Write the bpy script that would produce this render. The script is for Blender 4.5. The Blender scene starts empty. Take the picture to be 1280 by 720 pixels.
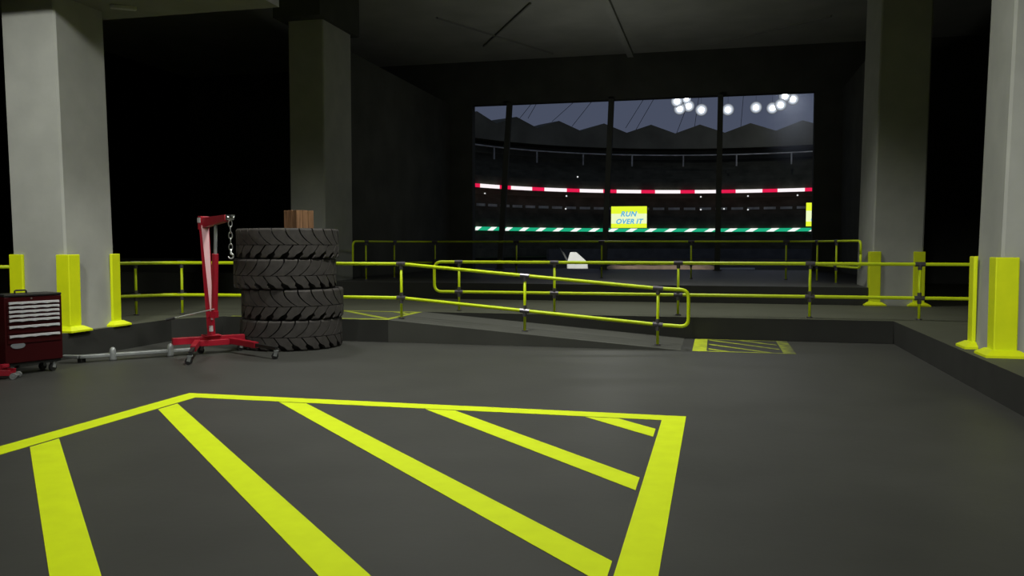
import bpy, bmesh, math, random
from mathutils import Vector, Matrix
random.seed(7)
PI = math.pi
SC = bpy.context.scene
COL = SC.collection
V = Vector

# ------------------------------------------------------------------ materials
def lin(c):
    return tuple(((x/255)/12.92 if x/255 <= .04045 else ((x/255+.055)/1.055)**2.4) for x in c)

def mat(name, color, rough=.6, metal=0.0, var=.15, scale=6.0, bump=0.0, spec=.5, detail=6.0, color2=None):
    m = bpy.data.materials.new(name); m.use_nodes = True
    nt = m.node_tree; b = nt.nodes['Principled BSDF']
    b.inputs['Roughness'].default_value = rough
    b.inputs['Metallic'].default_value = metal
    b.inputs['Specular IOR Level'].default_value = spec
    tc = nt.nodes.new('ShaderNodeTexCoord')
    nz = nt.nodes.new('ShaderNodeTexNoise'); nz.inputs['Scale'].default_value = scale; nz.inputs['Detail'].default_value = detail
    nt.links.new(tc.outputs['Object'], nz.inputs['Vector'])
    cr = nt.nodes.new('ShaderNodeValToRGB')
    c2 = color2 or tuple(min(1, x*(1+var)) for x in color)
    c1 = tuple(x*(1-var) for x in color)
    cr.color_ramp.elements[0].position = .3; cr.color_ramp.elements[1].position = .7
    cr.color_ramp.elements[0].color = (*c1, 1); cr.color_ramp.elements[1].color = (*c2, 1)
    nt.links.new(nz.outputs['Fac'], cr.inputs['Fac'])
    nt.links.new(cr.outputs['Color'], b.inputs['Base Color'])
    if bump:
        bp = nt.nodes.new('ShaderNodeBump'); bp.inputs['Strength'].default_value = bump; bp.inputs['Distance'].default_value = .02
        n2 = nt.nodes.new('ShaderNodeTexNoise'); n2.inputs['Scale'].default_value = scale*8; n2.inputs['Detail'].default_value = 4
        nt.links.new(tc.outputs['Object'], n2.inputs['Vector'])
        nt.links.new(n2.outputs['Fac'], bp.inputs['Height']); nt.links.new(bp.outputs['Normal'], b.inputs['Normal'])
    return m

def emis(name, color, strength=1.0):
    m = bpy.data.materials.new(name); m.use_nodes = True
    b = m.node_tree.nodes['Principled BSDF']
    b.inputs['Base Color'].default_value = (0, 0, 0, 1); b.inputs['Specular IOR Level'].default_value = 0
    b.inputs['Emission Color'].default_value = (*color, 1); b.inputs['Emission Strength'].default_value = strength
    return m

M = {}
M['floor'] = mat('asphalt_floor', (.053, .054, .047), .5, var=.08, scale=1.3, bump=.06, spec=.25)
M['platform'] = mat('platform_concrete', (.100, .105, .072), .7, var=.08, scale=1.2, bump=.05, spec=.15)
M['ramp'] = mat('ramp_concrete', (.080, .082, .070), .75, var=.08, scale=1.5, bump=.04, spec=.12)
M['soffit'] = mat('soffit_concrete', (.27, .275, .25), .9, var=.08, scale=2, spec=.1)
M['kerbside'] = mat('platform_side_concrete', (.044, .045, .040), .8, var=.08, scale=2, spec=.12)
M['concrete'] = mat('pillar_concrete', (.42, .43, .385), .85, var=.07, scale=2.2, bump=.06, spec=.25)
M['ceiling'] = mat('ceiling_panels', (.42, .43, .38), .9, var=.10, scale=.8, spec=.1)
M['dark'] = mat('dark_wall', (.085, .088, .076), .9, var=.15, scale=1, spec=.1)
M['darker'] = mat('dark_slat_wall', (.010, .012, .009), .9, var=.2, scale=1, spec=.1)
M['paint'] = mat('yellow_floor_paint', (.71, .87, .010), .6, var=.04, scale=5, spec=.15)
M['guard'] = mat('yellow_guard_paint', (.84, .98, .008), .5, var=.06, scale=4, spec=.35)
M['rail'] = mat('yellow_rail_paint', (.74, .93, .008), .38, var=.04, scale=4, spec=.4)
M['fitting'] = mat('grey_clamp_metal', (.16, .15, .17), .35, .6, var=.2, scale=20)
M['rubber'] = mat('tyre_rubber', (.060, .055, .050), .75, var=.2, scale=9, bump=.15, spec=.3)
M['groove'] = mat('tyre_carcass_rubber', (.022, .021, .020), .85, var=.2, scale=9, spec=.2)
M['red'] = mat('red_enamel', (.38, .010, .026), .38, var=.08, scale=5, spec=.5)
M['pink'] = mat('lit_pink_enamel', (.74, .44, .45), .45, var=.06, scale=3, spec=.4)
M['chestred'] = mat('dark_red_enamel', (.040, .0018, .003), .45, var=.08, scale=4, spec=.25)
M['chrome'] = mat('chrome_steel', (.62, .63, .62), .28, .9, var=.08, scale=15)
M['steel'] = mat('grey_steel', (.30, .32, .31), .45, .3, var=.12, scale=10)
M['alu'] = mat('brushed_aluminium', (.66, .66, .67), .45, .25, var=.08, scale=30)
M['black'] = mat('black_plastic', (.014, .014, .013), .5, var=.2, scale=10)
M['sticker'] = mat('pale_sticker', (.55, .52, .50), .6, var=.1, scale=20)
M['badge'] = mat('grey_badge', (.27, .29, .31), .5, .3, var=.1, scale=20)
M['stand'] = mat('stand_concrete', (.085, .085, .062), .9, var=.3, scale=.6, spec=.1)
M['roofsil'] = mat('stadium_roof', (.17, .165, .12), .9, var=.2, scale=.3, spec=.1)
M['fascia'] = mat('stand_fascia', (.20, .20, .15), .9, var=.25, scale=.25, spec=.1)
M['parapet'] = mat('pale_parapet', (.55, .54, .48), .9, var=.35, scale=.9, spec=.1)
M['field'] = mat('arena_dirt', (.050, .046, .042), .95, var=.25, scale=.6, spec=.1)
M['mound'] = mat('brown_earth', (.50, .35, .24), .95, var=.2, scale=2, spec=.1)
M['canopy'] = mat('white_canopy', (.86, .86, .80), .8, var=.06, scale=1.5, spec=.2)
M['cable'] = mat('cable_dark', (.05, .055, .065), .8, var=.1)
M['barrier'] = mat('arena_barrier', (.12, .12, .11), .8, var=.2, scale=1)

# fading paint for the markings by the ramp: yellow gives way to a dull undertone in patches and along X
def fading(name, paint, under, amount, direction):
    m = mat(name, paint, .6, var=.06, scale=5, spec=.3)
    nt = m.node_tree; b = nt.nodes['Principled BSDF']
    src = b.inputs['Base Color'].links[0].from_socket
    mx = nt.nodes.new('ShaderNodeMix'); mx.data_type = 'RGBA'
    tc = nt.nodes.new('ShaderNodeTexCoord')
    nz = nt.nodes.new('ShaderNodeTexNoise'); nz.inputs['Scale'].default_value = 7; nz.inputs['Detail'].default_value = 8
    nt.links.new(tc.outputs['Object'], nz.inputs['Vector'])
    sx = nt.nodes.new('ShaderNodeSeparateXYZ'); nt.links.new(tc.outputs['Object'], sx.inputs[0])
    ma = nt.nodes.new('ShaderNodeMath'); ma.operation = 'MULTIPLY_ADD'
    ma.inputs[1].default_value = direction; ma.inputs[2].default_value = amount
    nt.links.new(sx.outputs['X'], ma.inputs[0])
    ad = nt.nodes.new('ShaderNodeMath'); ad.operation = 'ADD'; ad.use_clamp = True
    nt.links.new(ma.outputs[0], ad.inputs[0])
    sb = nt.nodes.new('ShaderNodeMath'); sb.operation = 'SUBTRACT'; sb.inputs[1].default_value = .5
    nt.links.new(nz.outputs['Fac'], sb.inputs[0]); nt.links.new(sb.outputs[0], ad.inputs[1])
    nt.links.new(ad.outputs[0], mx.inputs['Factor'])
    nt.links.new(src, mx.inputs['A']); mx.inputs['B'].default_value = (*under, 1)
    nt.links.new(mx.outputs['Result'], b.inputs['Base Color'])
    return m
M['paint_fading'] = fading('fading_yellow_paint', (.62, .74, .012), (.085, .088, .045), .52, .42)
M['paint_faint'] = fading('faint_yellow_paint', (.55, .66, .02), (.10, .10, .06), .42, -.03)

def planks(name):
    m = mat(name, (.30, .165, .085), .8, var=.35, scale=5, spec=.2)
    nt = m.node_tree
    nz = [n for n in nt.nodes if n.type == 'TEX_NOISE'][0]
    tc = [n for n in nt.nodes if n.type == 'TEX_COORD'][0]
    mp = nt.nodes.new('ShaderNodeMapping'); mp.inputs['Scale'].default_value = (5, 5, .5)
    nt.links.new(tc.outputs['Object'], mp.inputs['Vector']); nt.links.new(mp.outputs[0], nz.inputs['Vector'])
    return m
M['wood'] = planks('rough_timber')

def slats(name, color, pitch):
    m = mat(name, color, .85, var=.2, scale=1, spec=.15)
    return m

def striped(name, ca, cb, duty, period, slant, strength):
    """LED ribbon: blocks of two colours along local U, slanted; emissive"""
    m = bpy.data.materials.new(name); m.use_nodes = True
    nt = m.node_tree; b = nt.nodes['Principled BSDF']
    b.inputs['Base Color'].default_value = (0, 0, 0, 1); b.inputs['Specular IOR Level'].default_value = 0
    uv = nt.nodes.new('ShaderNodeUVMap'); uv.uv_map = 'UVMap'
    sx = nt.nodes.new('ShaderNodeSeparateXYZ'); nt.links.new(uv.outputs[0], sx.inputs[0])
    a = nt.nodes.new('ShaderNodeMath'); a.operation = 'MULTIPLY_ADD'; a.inputs[1].default_value = slant
    nt.links.new(sx.outputs['Y'], a.inputs[0]); nt.links.new(sx.outputs['X'], a.inputs[2])
    d = nt.nodes.new('ShaderNodeMath'); d.operation = 'DIVIDE'; d.inputs[1].default_value = period
    nt.links.new(a.outputs[0], d.inputs[0])
    f = nt.nodes.new('ShaderNodeMath'); f.operation = 'FRACT'; nt.links.new(d.outputs[0], f.inputs[0])
    g = nt.nodes.new('ShaderNodeMath'); g.operation = 'LESS_THAN'; g.inputs[1].default_value = duty
    nt.links.new(f.outputs[0], g.inputs[0])
    mx = nt.nodes.new('ShaderNodeMix'); mx.data_type = 'RGBA'
    nt.links.new(g.outputs[0], mx.inputs['Factor'])
    mx.inputs['A'].default_value = (*ca, 1); mx.inputs['B'].default_value = (*cb, 1)
    nt.links.new(mx.outputs['Result'], b.inputs['Emission Color']); b.inputs['Emission Strength'].default_value = strength
    return m

# ------------------------------------------------------------------ mesh helpers
def new_obj(name, bm, m, parent=None, smooth=False, bevel=0.0):
    bmesh.ops.recalc_face_normals(bm, faces=bm.faces)
    me = bpy.data.meshes.new(name); bm.to_mesh(me); bm.free()
    if smooth:
        for p in me.polygons: p.use_smooth = True
    ms = m if isinstance(m, (list, tuple)) else [m]
    for x in ms: me.materials.append(x)
    o = bpy.data.objects.new(name, me); COL.objects.link(o)
    if parent: o.parent = parent
    if bevel:
        md = o.modifiers.new('bevel', 'BEVEL'); md.width = bevel; md.segments = 2; md.limit_method = 'ANGLE'; md.angle_limit = math.radians(40)
    return o

def tag(o, label=None, cat=None, group=None, kind=None):
    if label: o['label'] = label
    if cat: o['category'] = cat
    if group: o['group'] = group
    if kind: o['kind'] = kind
    return o

def empty(name, loc=(0, 0, 0), rz=0.0, label=None, cat=None, group=None):
    o = bpy.data.objects.new(name, None); o.empty_display_size = .1; COL.objects.link(o)
    o.location = loc; o.rotation_euler = (0, 0, rz)
    return tag(o, label, cat, group)

def box(bm, c, s, rot=None, taper=1.0):
    """box centred c, size s"""
    vs = []
    for z in (-.5, .5):
        t = taper if z > 0 else 1
        for x, y in ((-.5, -.5), (.5, -.5), (.5, .5), (-.5, .5)):
            p = V((x*s[0]*t, y*s[1]*t, z*s[2]))
            if rot is not None: p = rot @ p
            vs.append(bm.verts.new(p+V(c)))
    for f in ((0, 3, 2, 1), (4, 5, 6, 7), (0, 1, 5, 4), (1, 2, 6, 5), (2, 3, 7, 6), (3, 0, 4, 7)):
        bm.faces.new([vs[i] for i in f])
    return vs

def bx(bm, x0, x1, y0, y1, z0, z1):
    return box(bm, ((x0+x1)/2, (y0+y1)/2, (z0+z1)/2), (abs(x1-x0), abs(y1-y0), abs(z1-z0)))

def beam(bm, a, b, w, h, w2=None, h2=None, up=(0, 0, 1)):
    """rectangular bar from a to b, tapering to w2 x h2"""
    a, b = V(a), V(b); d = (b-a).normalized(); u = V(up)
    if abs(d.dot(u)) > .98: u = V((0, 1, 0))
    r = d.cross(u).normalized(); u = r.cross(d).normalized()
    w2 = w if w2 is None else w2; h2 = h if h2 is None else h2
    vs = []
    for p, ww, hh in ((a, w, h), (b, w2, h2)):
        for sx, sy in ((-.5, -.5), (.5, -.5), (.5, .5), (-.5, .5)):
            vs.append(bm.verts.new(p+r*sx*ww+u*sy*hh))
    for f in ((0, 3, 2, 1), (4, 5, 6, 7), (0, 1, 5, 4), (1, 2, 6, 5), (2, 3, 7, 6), (3, 0, 4, 7)):
        bm.faces.new([vs[i] for i in f])

def tube(bm, pts, r, n=10, cap=True, closed=False):
    pts = [V(p) for p in pts]; N = len(pts); rings = []
    prev = None
    for i, p in enumerate(pts):
        if closed: d = (pts[(i+1) % N]-pts[i-1]).normalized()
        elif i == 0: d = (pts[1]-p).normalized()
        elif i == N-1: d = (p-pts[i-1]).normalized()
        else: d = ((pts[i+1]-p).normalized()+(p-pts[i-1]).normalized()).normalized()
        if prev is None:
            u = V((0, 0, 1)) if abs(d.z) < .9 else V((1, 0, 0))
            u = (u-d*u.dot(d)).normalized()
        else:
            u = (prev-d*prev.dot(d)).normalized()
        prev = u; w = d.cross(u)
        rr = r[i] if isinstance(r, (list, tuple)) else r
        rings.append([bm.verts.new(p+(u*math.cos(2*PI*k/n)+w*math.sin(2*PI*k/n))*rr) for k in range(n)])
    rng = range(N) if closed else range(N-1)
    for i in rng:
        A, B = rings[i], rings[(i+1) % N]
        for k in range(n): bm.faces.new((A[k], A[(k+1) % n], B[(k+1) % n], B[k]))
    if cap and not closed:
        bm.faces.new(list(reversed(rings[0]))); bm.faces.new(rings[-1])

def lathe(bm, prof, n=32, c=(0, 0, 0), axis='z', closed=False):
    rings = []
    c = V(c)
    for r, h in prof:
        ring = []
        for k in range(n):
            a = 2*PI*k/n
            if axis == 'z': p = V((r*math.cos(a), r*math.sin(a), h))
            elif axis == 'x': p = V((h, r*math.cos(a), r*math.sin(a)))
            else: p = V((r*math.cos(a), h, r*math.sin(a)))
            ring.append(bm.verts.new(p+c))
        rings.append(ring)
    N = len(rings)
    for i in range(N if closed else N-1):
        A, B = rings[i], rings[(i+1) % N]
        for k in range(n): bm.faces.new((A[k], A[(k+1) % n], B[(k+1) % n], B[k]))
    if not closed:
        bm.faces.new(list(reversed(rings[0]))); bm.faces.new(rings[-1])

def prism(bm, poly, z0, z1):
    b = [bm.verts.new((x, y, z0)) for x, y in poly]; t = [bm.verts.new((x, y, z1)) for x, y in poly]
    n = len(poly)
    bm.faces.new(list(reversed(b))); bm.faces.new(t)
    for i in range(n): bm.faces.new((b[i], b[(i+1) % n], t[(i+1) % n], t[i]))

def rounded(pts, r, seg=6):
    """round the corners of a polyline"""
    pts = [V(p) for p in pts]; out = [pts[0]]
    for i in range(1, len(pts)-1):
        p = pts[i]; a = (pts[i-1]-p); b = (pts[i+1]-p)
        rr = min(r, a.length*.49, b.length*.49)
        p0 = p+a.normalized()*rr; p1 = p+b.normalized()*rr
        for k in range(seg+1):
            t = k/seg
            out.append(p0*(1-t)**2+p*2*t*(1-t)+p1*t*t)
    out.append(pts[-1])
    return out

def struct(name, bm, m, label=None, cat=None, **k):
    o = new_obj(name, bm, m, **k)
    return tag(o, label, cat, kind='structure')

def hull_clip(poly, a, b, c):
    """keep the part of a polygon with a*x+b*y<=c"""
    out = []
    for i in range(len(poly)):
        p, q = poly[i], poly[(i+1) % len(poly)]
        fp, fq = a*p[0]+b*p[1]-c, a*q[0]+b*q[1]-c
        if fp <= 0: out.append(p)
        if (fp < 0 < fq) or (fq < 0 < fp):
            t = fp/(fp-fq); out.append((p[0]+(q[0]-p[0])*t, p[1]+(q[1]-p[1])*t))
    return out

# ------------------------------------------------------------------ camera
TH, PITCH, F = math.radians(13.633), math.radians(2.944), 1050.0
cam = bpy.data.cameras.new('camera'); co = bpy.data.objects.new('camera', cam); COL.objects.link(co)
co.location = (0, 0, 1.75); co.rotation_euler = (PI/2-PITCH, 0, TH)
cam.sensor_width = 36; cam.lens = F*36/1280; cam.clip_end = 600; cam.clip_start = .05
SC.camera = co
SC.view_settings.view_transform = 'Standard'; SC.view_settings.look = 'None'
SC.view_settings.gamma = 1; SC.view_settings.exposure = 0; SC.view_settings.use_curve_mapping = False

# ------------------------------------------------------------------ the setting
XL, XR, YB, YF, ZC = -22.0, 16.0, -8.0, 32.0, 8.9
bm = bmesh.new(); bx(bm, XL-.4, XR+.4, YB-.3, 16.2, -.3, 0)
struct('floor', bm, M['floor'])
# raised platform on three sides of the bay
bm = bmesh.new()
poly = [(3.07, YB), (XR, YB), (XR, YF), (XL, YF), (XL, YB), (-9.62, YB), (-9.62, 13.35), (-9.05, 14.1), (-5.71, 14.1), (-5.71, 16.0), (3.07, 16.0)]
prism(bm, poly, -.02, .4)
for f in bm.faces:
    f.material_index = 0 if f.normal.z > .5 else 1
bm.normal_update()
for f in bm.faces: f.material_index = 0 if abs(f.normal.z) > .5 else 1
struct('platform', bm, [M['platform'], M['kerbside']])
# ramp from the landing down to the floor
bm = bmesh.new()
vs = [bm.verts.new(p) for p in ((-5.71, 14.1, -.01), (-.55, 14.1, -.01), (-.55, 16.0, -.01), (-5.71, 16.0, -.01), (-5.71, 14.1, .4), (-.55, 14.1, 0.004), (-.55, 16.0, .004), (-5.71, 16.0, .4))]
for f in ((0, 3, 2, 1), (4, 5, 6, 7), (0, 1, 5, 4), (1, 2, 6, 5), (2, 3, 7, 6), (3, 0, 4, 7)): bm.faces.new([vs[i] for i in f])
bm.normal_update()
for f in bm.faces: f.material_index = 0 if f.normal.z > .5 else 1
struct('ramp', bm, [M['ramp'], M['ramp']])
# second step up, towards the arena gate
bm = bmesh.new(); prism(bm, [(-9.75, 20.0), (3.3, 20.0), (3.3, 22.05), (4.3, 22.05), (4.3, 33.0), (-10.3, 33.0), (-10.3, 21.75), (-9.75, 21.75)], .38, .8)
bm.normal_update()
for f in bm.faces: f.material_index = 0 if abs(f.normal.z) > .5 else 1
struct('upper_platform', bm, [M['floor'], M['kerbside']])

def slat_wall(name, along, fixed, a0, a1, z0, z1, thick):
    bm = bmesh.new(); n = int((z1-z0)/.55); h = (z1-z0)/n
    for i in range(n):
        zz = z0+i*h
        for d, lo, hi in ((0, zz, zz+h*.86), (.06, zz+h*.86, zz+h)):
            f0, f1 = fixed+(d if thick > 0 else -d), fixed+thick
            if along == 'y': bx(bm, min(f0, f1), max(f0, f1), a0, a1, lo, hi)
            else: bx(bm, a0, a1, min(f0, f1), max(f0, f1), lo, hi)
    return struct(name, bm, M['darker'])
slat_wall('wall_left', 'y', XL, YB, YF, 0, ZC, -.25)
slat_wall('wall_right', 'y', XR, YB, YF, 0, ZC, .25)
bm = bmesh.new(); bx(bm, XL-.4, XR+.4, YB-.25, YB, 0, ZC)
struct('wall_back', bm, M['dark'])
# front wall with the gate opening X -9.37..3.37, up to z 7.22
bm = bmesh.new()
bx(bm, XL-.4, -9.37, YF, YF+.4, 0, ZC); bx(bm, 3.37, XR+.4, YF, YF+.4, 0, ZC); bx(bm, -9.37, 3.37, YF, YF+.4, 7.22, ZC)
struct('wall_front', bm, M['dark'])
# side walls of the passage behind the rear pillars
bm = bmesh.new(); bx(bm, -10.55, -10.3, 21.75, YF, .4, 7.3); struct('wall_passage_left', bm, M['dark'])
bm = bmesh.new(); bx(bm, 4.3, 4.55, 22.05, YF, .4, 7.3); struct('wall_passage_right', bm, M['dark'])
# ceiling with panel joints
bm = bmesh.new()
bx(bm, XL-.4, XR+.4, YB-.3, YF+.4, ZC, ZC+.3)
struct('ceiling', bm, M['ceiling'])
bm = bmesh.new()
bx(bm, -3.3, -3.08, 22.0, YF, ZC-.14, ZC)
struct('trim_1', bm, M['ceiling'])
for i, (a, b) in enumerate((((-6.0, 31.2), (-8.6, 25.5)), ((-8.2, 29.5), (-5.4, 24.6)), ((-.6, 31.4), (3.4, 28.2)))):
    bm = bmesh.new(); beam(bm, (*a, ZC-.03), (*b, ZC-.03), .05, .05); struct('trim_%d' % (i+2), bm, M['soffit'])
# concrete soffit running along from the left pillar
bm = bmesh.new(); bx(bm, -10.85, -6.9, 10.4, 12.5, 5.58, 6.1)
struct('trim_5', bm, M['soffit'])
bm = bmesh.new(); bx(bm, -11.0, -9.7, 19.6, 22.0, 7.5, ZC); struct('trim_6', bm, M['dark'])
bm = bmesh.new(); bx(bm, 3.2, 4.5, 19.6, 22.0, 7.9, ZC); struct('trim_7', bm, M['dark'])

bm = bmesh.new(); beam(bm, (-9.42, 11.70, 5.54), (-9.16, 11.98, 5.56), .10, .05); struct('trim_10', bm, M['alu'])  # small pale fixture under the soffit
# low wall across the left aisle
bm = bmesh.new(); bx(bm, XL, -10.8, 20.6, 20.9, .4, .98); bx(bm, XL, -10.8, 21.6, 21.9, .4, 1.35); struct('trim_9', bm, M['ramp'])
def pillar(x0, x1, y0, y1, h, lean, label):
    bm = bmesh.new(); c = .03
    poly = [(x0+c, y0), (x1-c, y0), (x1, y0+c), (x1, y1-c), (x1-c, y1), (x0+c, y1), (x0, y1-c), (x0, y0+c)]
    b = [bm.verts.new((x, y, .4)) for x, y in poly]; t = [bm.verts.new((x+lean*(h-.4), y, h)) for x, y in poly]
    bm.faces.new(list(reversed(b))); bm.faces.new(t)
    for i in range(8): bm.faces.new((b[i], b[(i+1) % 8], t[(i+1) % 8], t[i]))
    return struct('concrete_pillar', bm, M['concrete'], label, 'pillar')
pillar(-10.73, -9.74, 11.0, 12.08, ZC, -.024, 'broad pale concrete pillar at left behind the red tool chest')
pillar(3.31, 4.5, 11.2, 12.15, ZC, .022, 'pale concrete pillar at the right edge of the photo')
pillar(-10.80, -9.82, 20.0, 21.7, ZC, 0, 'dim concrete pillar rising behind the tyre stack')
pillar(3.36, 4.40, 20.0, 22.0, ZC, .015, 'dim concrete pillar at right between gate and nearest right pillar')

# leaning posts across the gate
for i, (b, t, lab) in enumerate((((-8.22, .8), (-7.82, 7.22), 'leftmost of the dark leaning posts across the arena gate'),
                                 ((-4.13, .8), (-3.88, 7.22), 'middle of the dark leaning posts, left of the yellow screen'),
                                 ((.05, .8), (.10, 7.22), 'rightmost and straightest of the dark posts across the arena gate'))):
    r = empty('gate_post', (b[0], 31.86, .8), 0, lab, 'post', 'posts across the arena gate')
    bm = bmesh.new(); beam(bm, (0, 0, 0), (t[0]-b[0], 0, t[1]-.8), .2, .2, up=(0, 1, 0)); new_obj('shaft', bm, M['dark'], r)
    bm = bmesh.new(); bx(bm, -.16, .16, -.15, .15, 0, .03); new_obj('base_plate', bm, M['dark'], r)

# ------------------------------------------------------------------ floor markings
def stripes(x0, x1, y0, y1, cs, w, sgn):
    """45 degree stripes x+sgn*y=c clipped to the rectangle"""
    for c in cs:
        d = w*math.sqrt(2)/2
        p = [(x0, y0), (x1, y0), (x1, y1), (x0, y1)]
        p = hull_clip(p, 1, sgn, c+d); p = hull_clip(p, -1, -sgn, -(c-d))
        if len(p) > 2: yield p

def paint_part(name, poly, z, m, parent):
    bm = bmesh.new()
    o = parent.location
    prism(bm, [(x-o.x, y-o.y) for x, y in poly], z, z+.003)
    return new_obj(name, bm, m, parent)
def rect(x0, x1, y0, y1): return [(x0, y0), (x1, y0), (x1, y1), (x0, y1)]

t = empty('hatched_bay_marking', (-3.15, 6.0, 0), 0, 'large yellow hatched bay painted on the dark floor in the foreground', 'floor marking')
X0, X1, Y1 = -6.02, -.275, 8.665
paint_part('border_line', rect(X0, X1, Y1-.235, Y1), .0005, M['paint'], t)
paint_part('border_line', rect(X1-.23, X1, .2, Y1-.235), .0005, M['paint'], t)
paint_part('border_line', rect(X0, X0+.24, .2, Y1-.235), .0005, M['paint'], t)
for p in stripes(X0+.275, X1-.262, .3, Y1-.262, [.42-1.72*k for k in (1, 2)]+[.42+1.72*k for k in range(5)], .235, 1):
    paint_part('stripe', p, .0005, M['paint'], t)

t = empty('hatched_bay_marking', (.45, 15.0, 0), 0, 'small fading yellow hatched rectangle on the floor beside the ramp foot', 'floor marking')
paint_part('border_line', rect(-.36, -.13, 14.09, 15.93), .0005, M['paint_fading'], t)
paint_part('border_line', rect(-.13, 1.08, 14.09, 14.15), .0005, M['paint_fading'], t)
paint_part('border_line', rect(-.13, 1.08, 15.87, 15.93), .0005, M['paint_fading'], t)
paint_part('border_line', rect(1.08, 1.27, 14.09, 15.93), .0005, M['paint_fading'], t)
for p in stripes(-.10, 1.05, 14.17, 15.85, [14.35, 15.02, 15.69, 16.3], .075, 1): paint_part('stripe', p, .0005, M['paint_fading'], t)

t = empty('hatched_bay_marking', (-7.3, 15.0, .4), 0, 'faint yellow hatched marking on the landing at the head of the ramp', 'floor marking')
paint_part('border_line', rect(-5.84, -5.72, 14.13, 15.93), .0005, M['paint_faint'], t)
paint_part('border_line', rect(-8.9, -5.84, 14.13, 14.24), .0005, M['paint_faint'], t)
paint_part('border_line', rect(-8.9, -5.84, 15.83, 15.93), .0005, M['paint_faint'], t)
for p in stripes(-8.9, -5.86, 14.26, 15.81, [6.3+1.1*k for k in range(5)], .13, 1): paint_part('stripe', p, .0005, M['paint_faint'], t)

# ------------------------------------------------------------------ corner guards
def corner_guard(x, y, dx, dy, label, w=.27, h=1.2):
    """steel angle on a pillar corner; legs run from the corner towards dx and dy"""
    t = empty('corner_guard', (x, y, .4), 0, label, 'corner guard', 'yellow corner guards on the pillars')
    k = .05
    P = [(0, 0), (w, 0), (w, k), (k, k), (k, w), (0, w)]
    def pl(off, wid):
        q = [(-off, -off), (w+off, -off), (w+off, k), (k, k), (k, w+off), (-off, w+off)]
        return [(a*dx, b*dy) for a, b in q]
    bm = bmesh.new(); prism(bm, [(a*dx, b*dy) for a, b in P], .05, h); new_obj('angle_plate', bm, M['guard'], t, bevel=.012)
    bm = bmesh.new()
    A, B = pl(.11, 0), pl(.02, 0)
    lo = [bm.verts.new((p[0], p[1], 0)) for p in A]; md = [bm.verts.new((p[0], p[1], .028)) for p in A]; hi = [bm.verts.new((p[0], p[1], .085)) for p in B]
    for R0, R1 in ((lo, md), (md, hi)):
        for i in range(6): bm.faces.new((R0[i], R0[(i+1) % 6], R1[(i+1) % 6], R1[i]))
    bm.faces.new(list(reversed(lo))); bm.faces.new(hi)
    new_obj('base_flange', bm, M['guard'], t)
    return t
corner_guard(-9.67, 10.95, -1, 1, 'yellow corner guard on left pillar directly behind the red tool chest', w=.24)
corner_guard(-9.70, 12.14, -1, -1, 'yellow corner guard on left pillar, nearest the engine hoist', w=.2)
corner_guard(-10.78, 10.95, 1, 1, 'yellow corner guard on the left pillar, farthest left in the photo', w=.25)
corner_guard(3.26, 11.14, 1, 1, 'wide front yellow corner guard at right edge on nearest right pillar', w=.26)
corner_guard(3.255, 12.21, 1, -1, 'narrow rear yellow corner guard where centre railing meets nearest right pillar', w=.2)
corner_guard(3.31, 19.95, 1, 1, 'dim yellow corner guard on left corner of far right pillar', w=.24)
corner_guard(4.45, 19.95, -1, 1, 'dim yellow corner guard on right corner of far right pillar', w=.24)

# ------------------------------------------------------------------ railings
def clamp(bm, p, dirs, r=.043, L=.075):
    for d in dirs: tube(bm, [V(p)-V(d)*L, V(p)+V(d)*L], r, 10)

def railing(label, loc, paths, posts, r=.031, rp=.025, closed=()):
    """paths: (name, points); posts: (x, y, zbase, ztop, zmid, along)"""
    t = empty('pipe_railing', loc, 0, label, 'railing', 'yellow pipe railings'); L = V(loc)
    for name, pts in paths:
        bm = bmesh.new(); tube(bm, [V(p)-L for p in pts], r, 10); new_obj(name, bm, M['rail'], t, smooth=True)
    for x, y, zb, zt, zm, al in posts:
        bm = bmesh.new(); tube(bm, [V((x, y, zb))-L, V((x, y, zt-.02))-L], rp, 10); p = new_obj('post', bm, M['rail'], t, smooth=True)
        for z in (zt, zm):
            bm = bmesh.new(); q = V((x, y, z))-L
            tube(bm, [q-V(al)*.085, q+V(al)*.085], r+.011, 10)
            tube(bm, [q-V((0, 0, .1)), q+V((0, 0, .1 if z == zm else 0))], rp+.011, 10)
            new_obj('clamp', bm, M['fitting'], p)
        bm = bmesh.new(); q = V((x, y, zb))-L; tube(bm, [q, q+V((0, 0, .02))], rp+.03, 12); new_obj('foot_plate', bm, M['fitting'], p)
    return t

YR = 14.5
def rampz(x): return .4*max(0, (-.55-x)/5.16) if x > -5.71 else .4
sl = V((1, 0, -.4/5.16)).normalized()
# landing and ramp railing: top and mid rail joined by the loop at the ramp foot
x1 = -.44
top = [(-11.3, 12.5, 1.4), (-11.0, 13.55, 1.4), (-10.35, 14.35, 1.4), (-9.4, YR, 1.4), (-5.61, YR, 1.4), (-.95, YR, 1.005), (x1, YR, .985)]
mid = [(-11.3, 12.5, .775), (-11.0, 13.55, .775), (-10.35, 14.35, .775), (-9.4, YR, .775), (-5.61, YR, .775), (-.95, YR, .385), (x1, YR, .36)]
loop = rounded(top+list(reversed(mid)), .14)
railing('yellow pipe railing sloping down the front edge of the ramp', (-5.61, YR, .4),
        [('rail_pipe', loop)],
        [(-10.80, 13.93, .4, 1.4, .775, V((.63, .77, 0))), (-10.13, 14.41, .4, 1.4, .775, V((.95, .2, 0))), (-8.05, YR, .4, 1.4, .775, V((1, 0, 0))),
         (-5.61, YR, .4, 1.4, .775, V((1, 0, 0))), (-3.284, YR, rampz(-3.284), 1.203, .58, sl), (-.952, YR, rampz(-.952), 1.005, .385, sl)])
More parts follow.
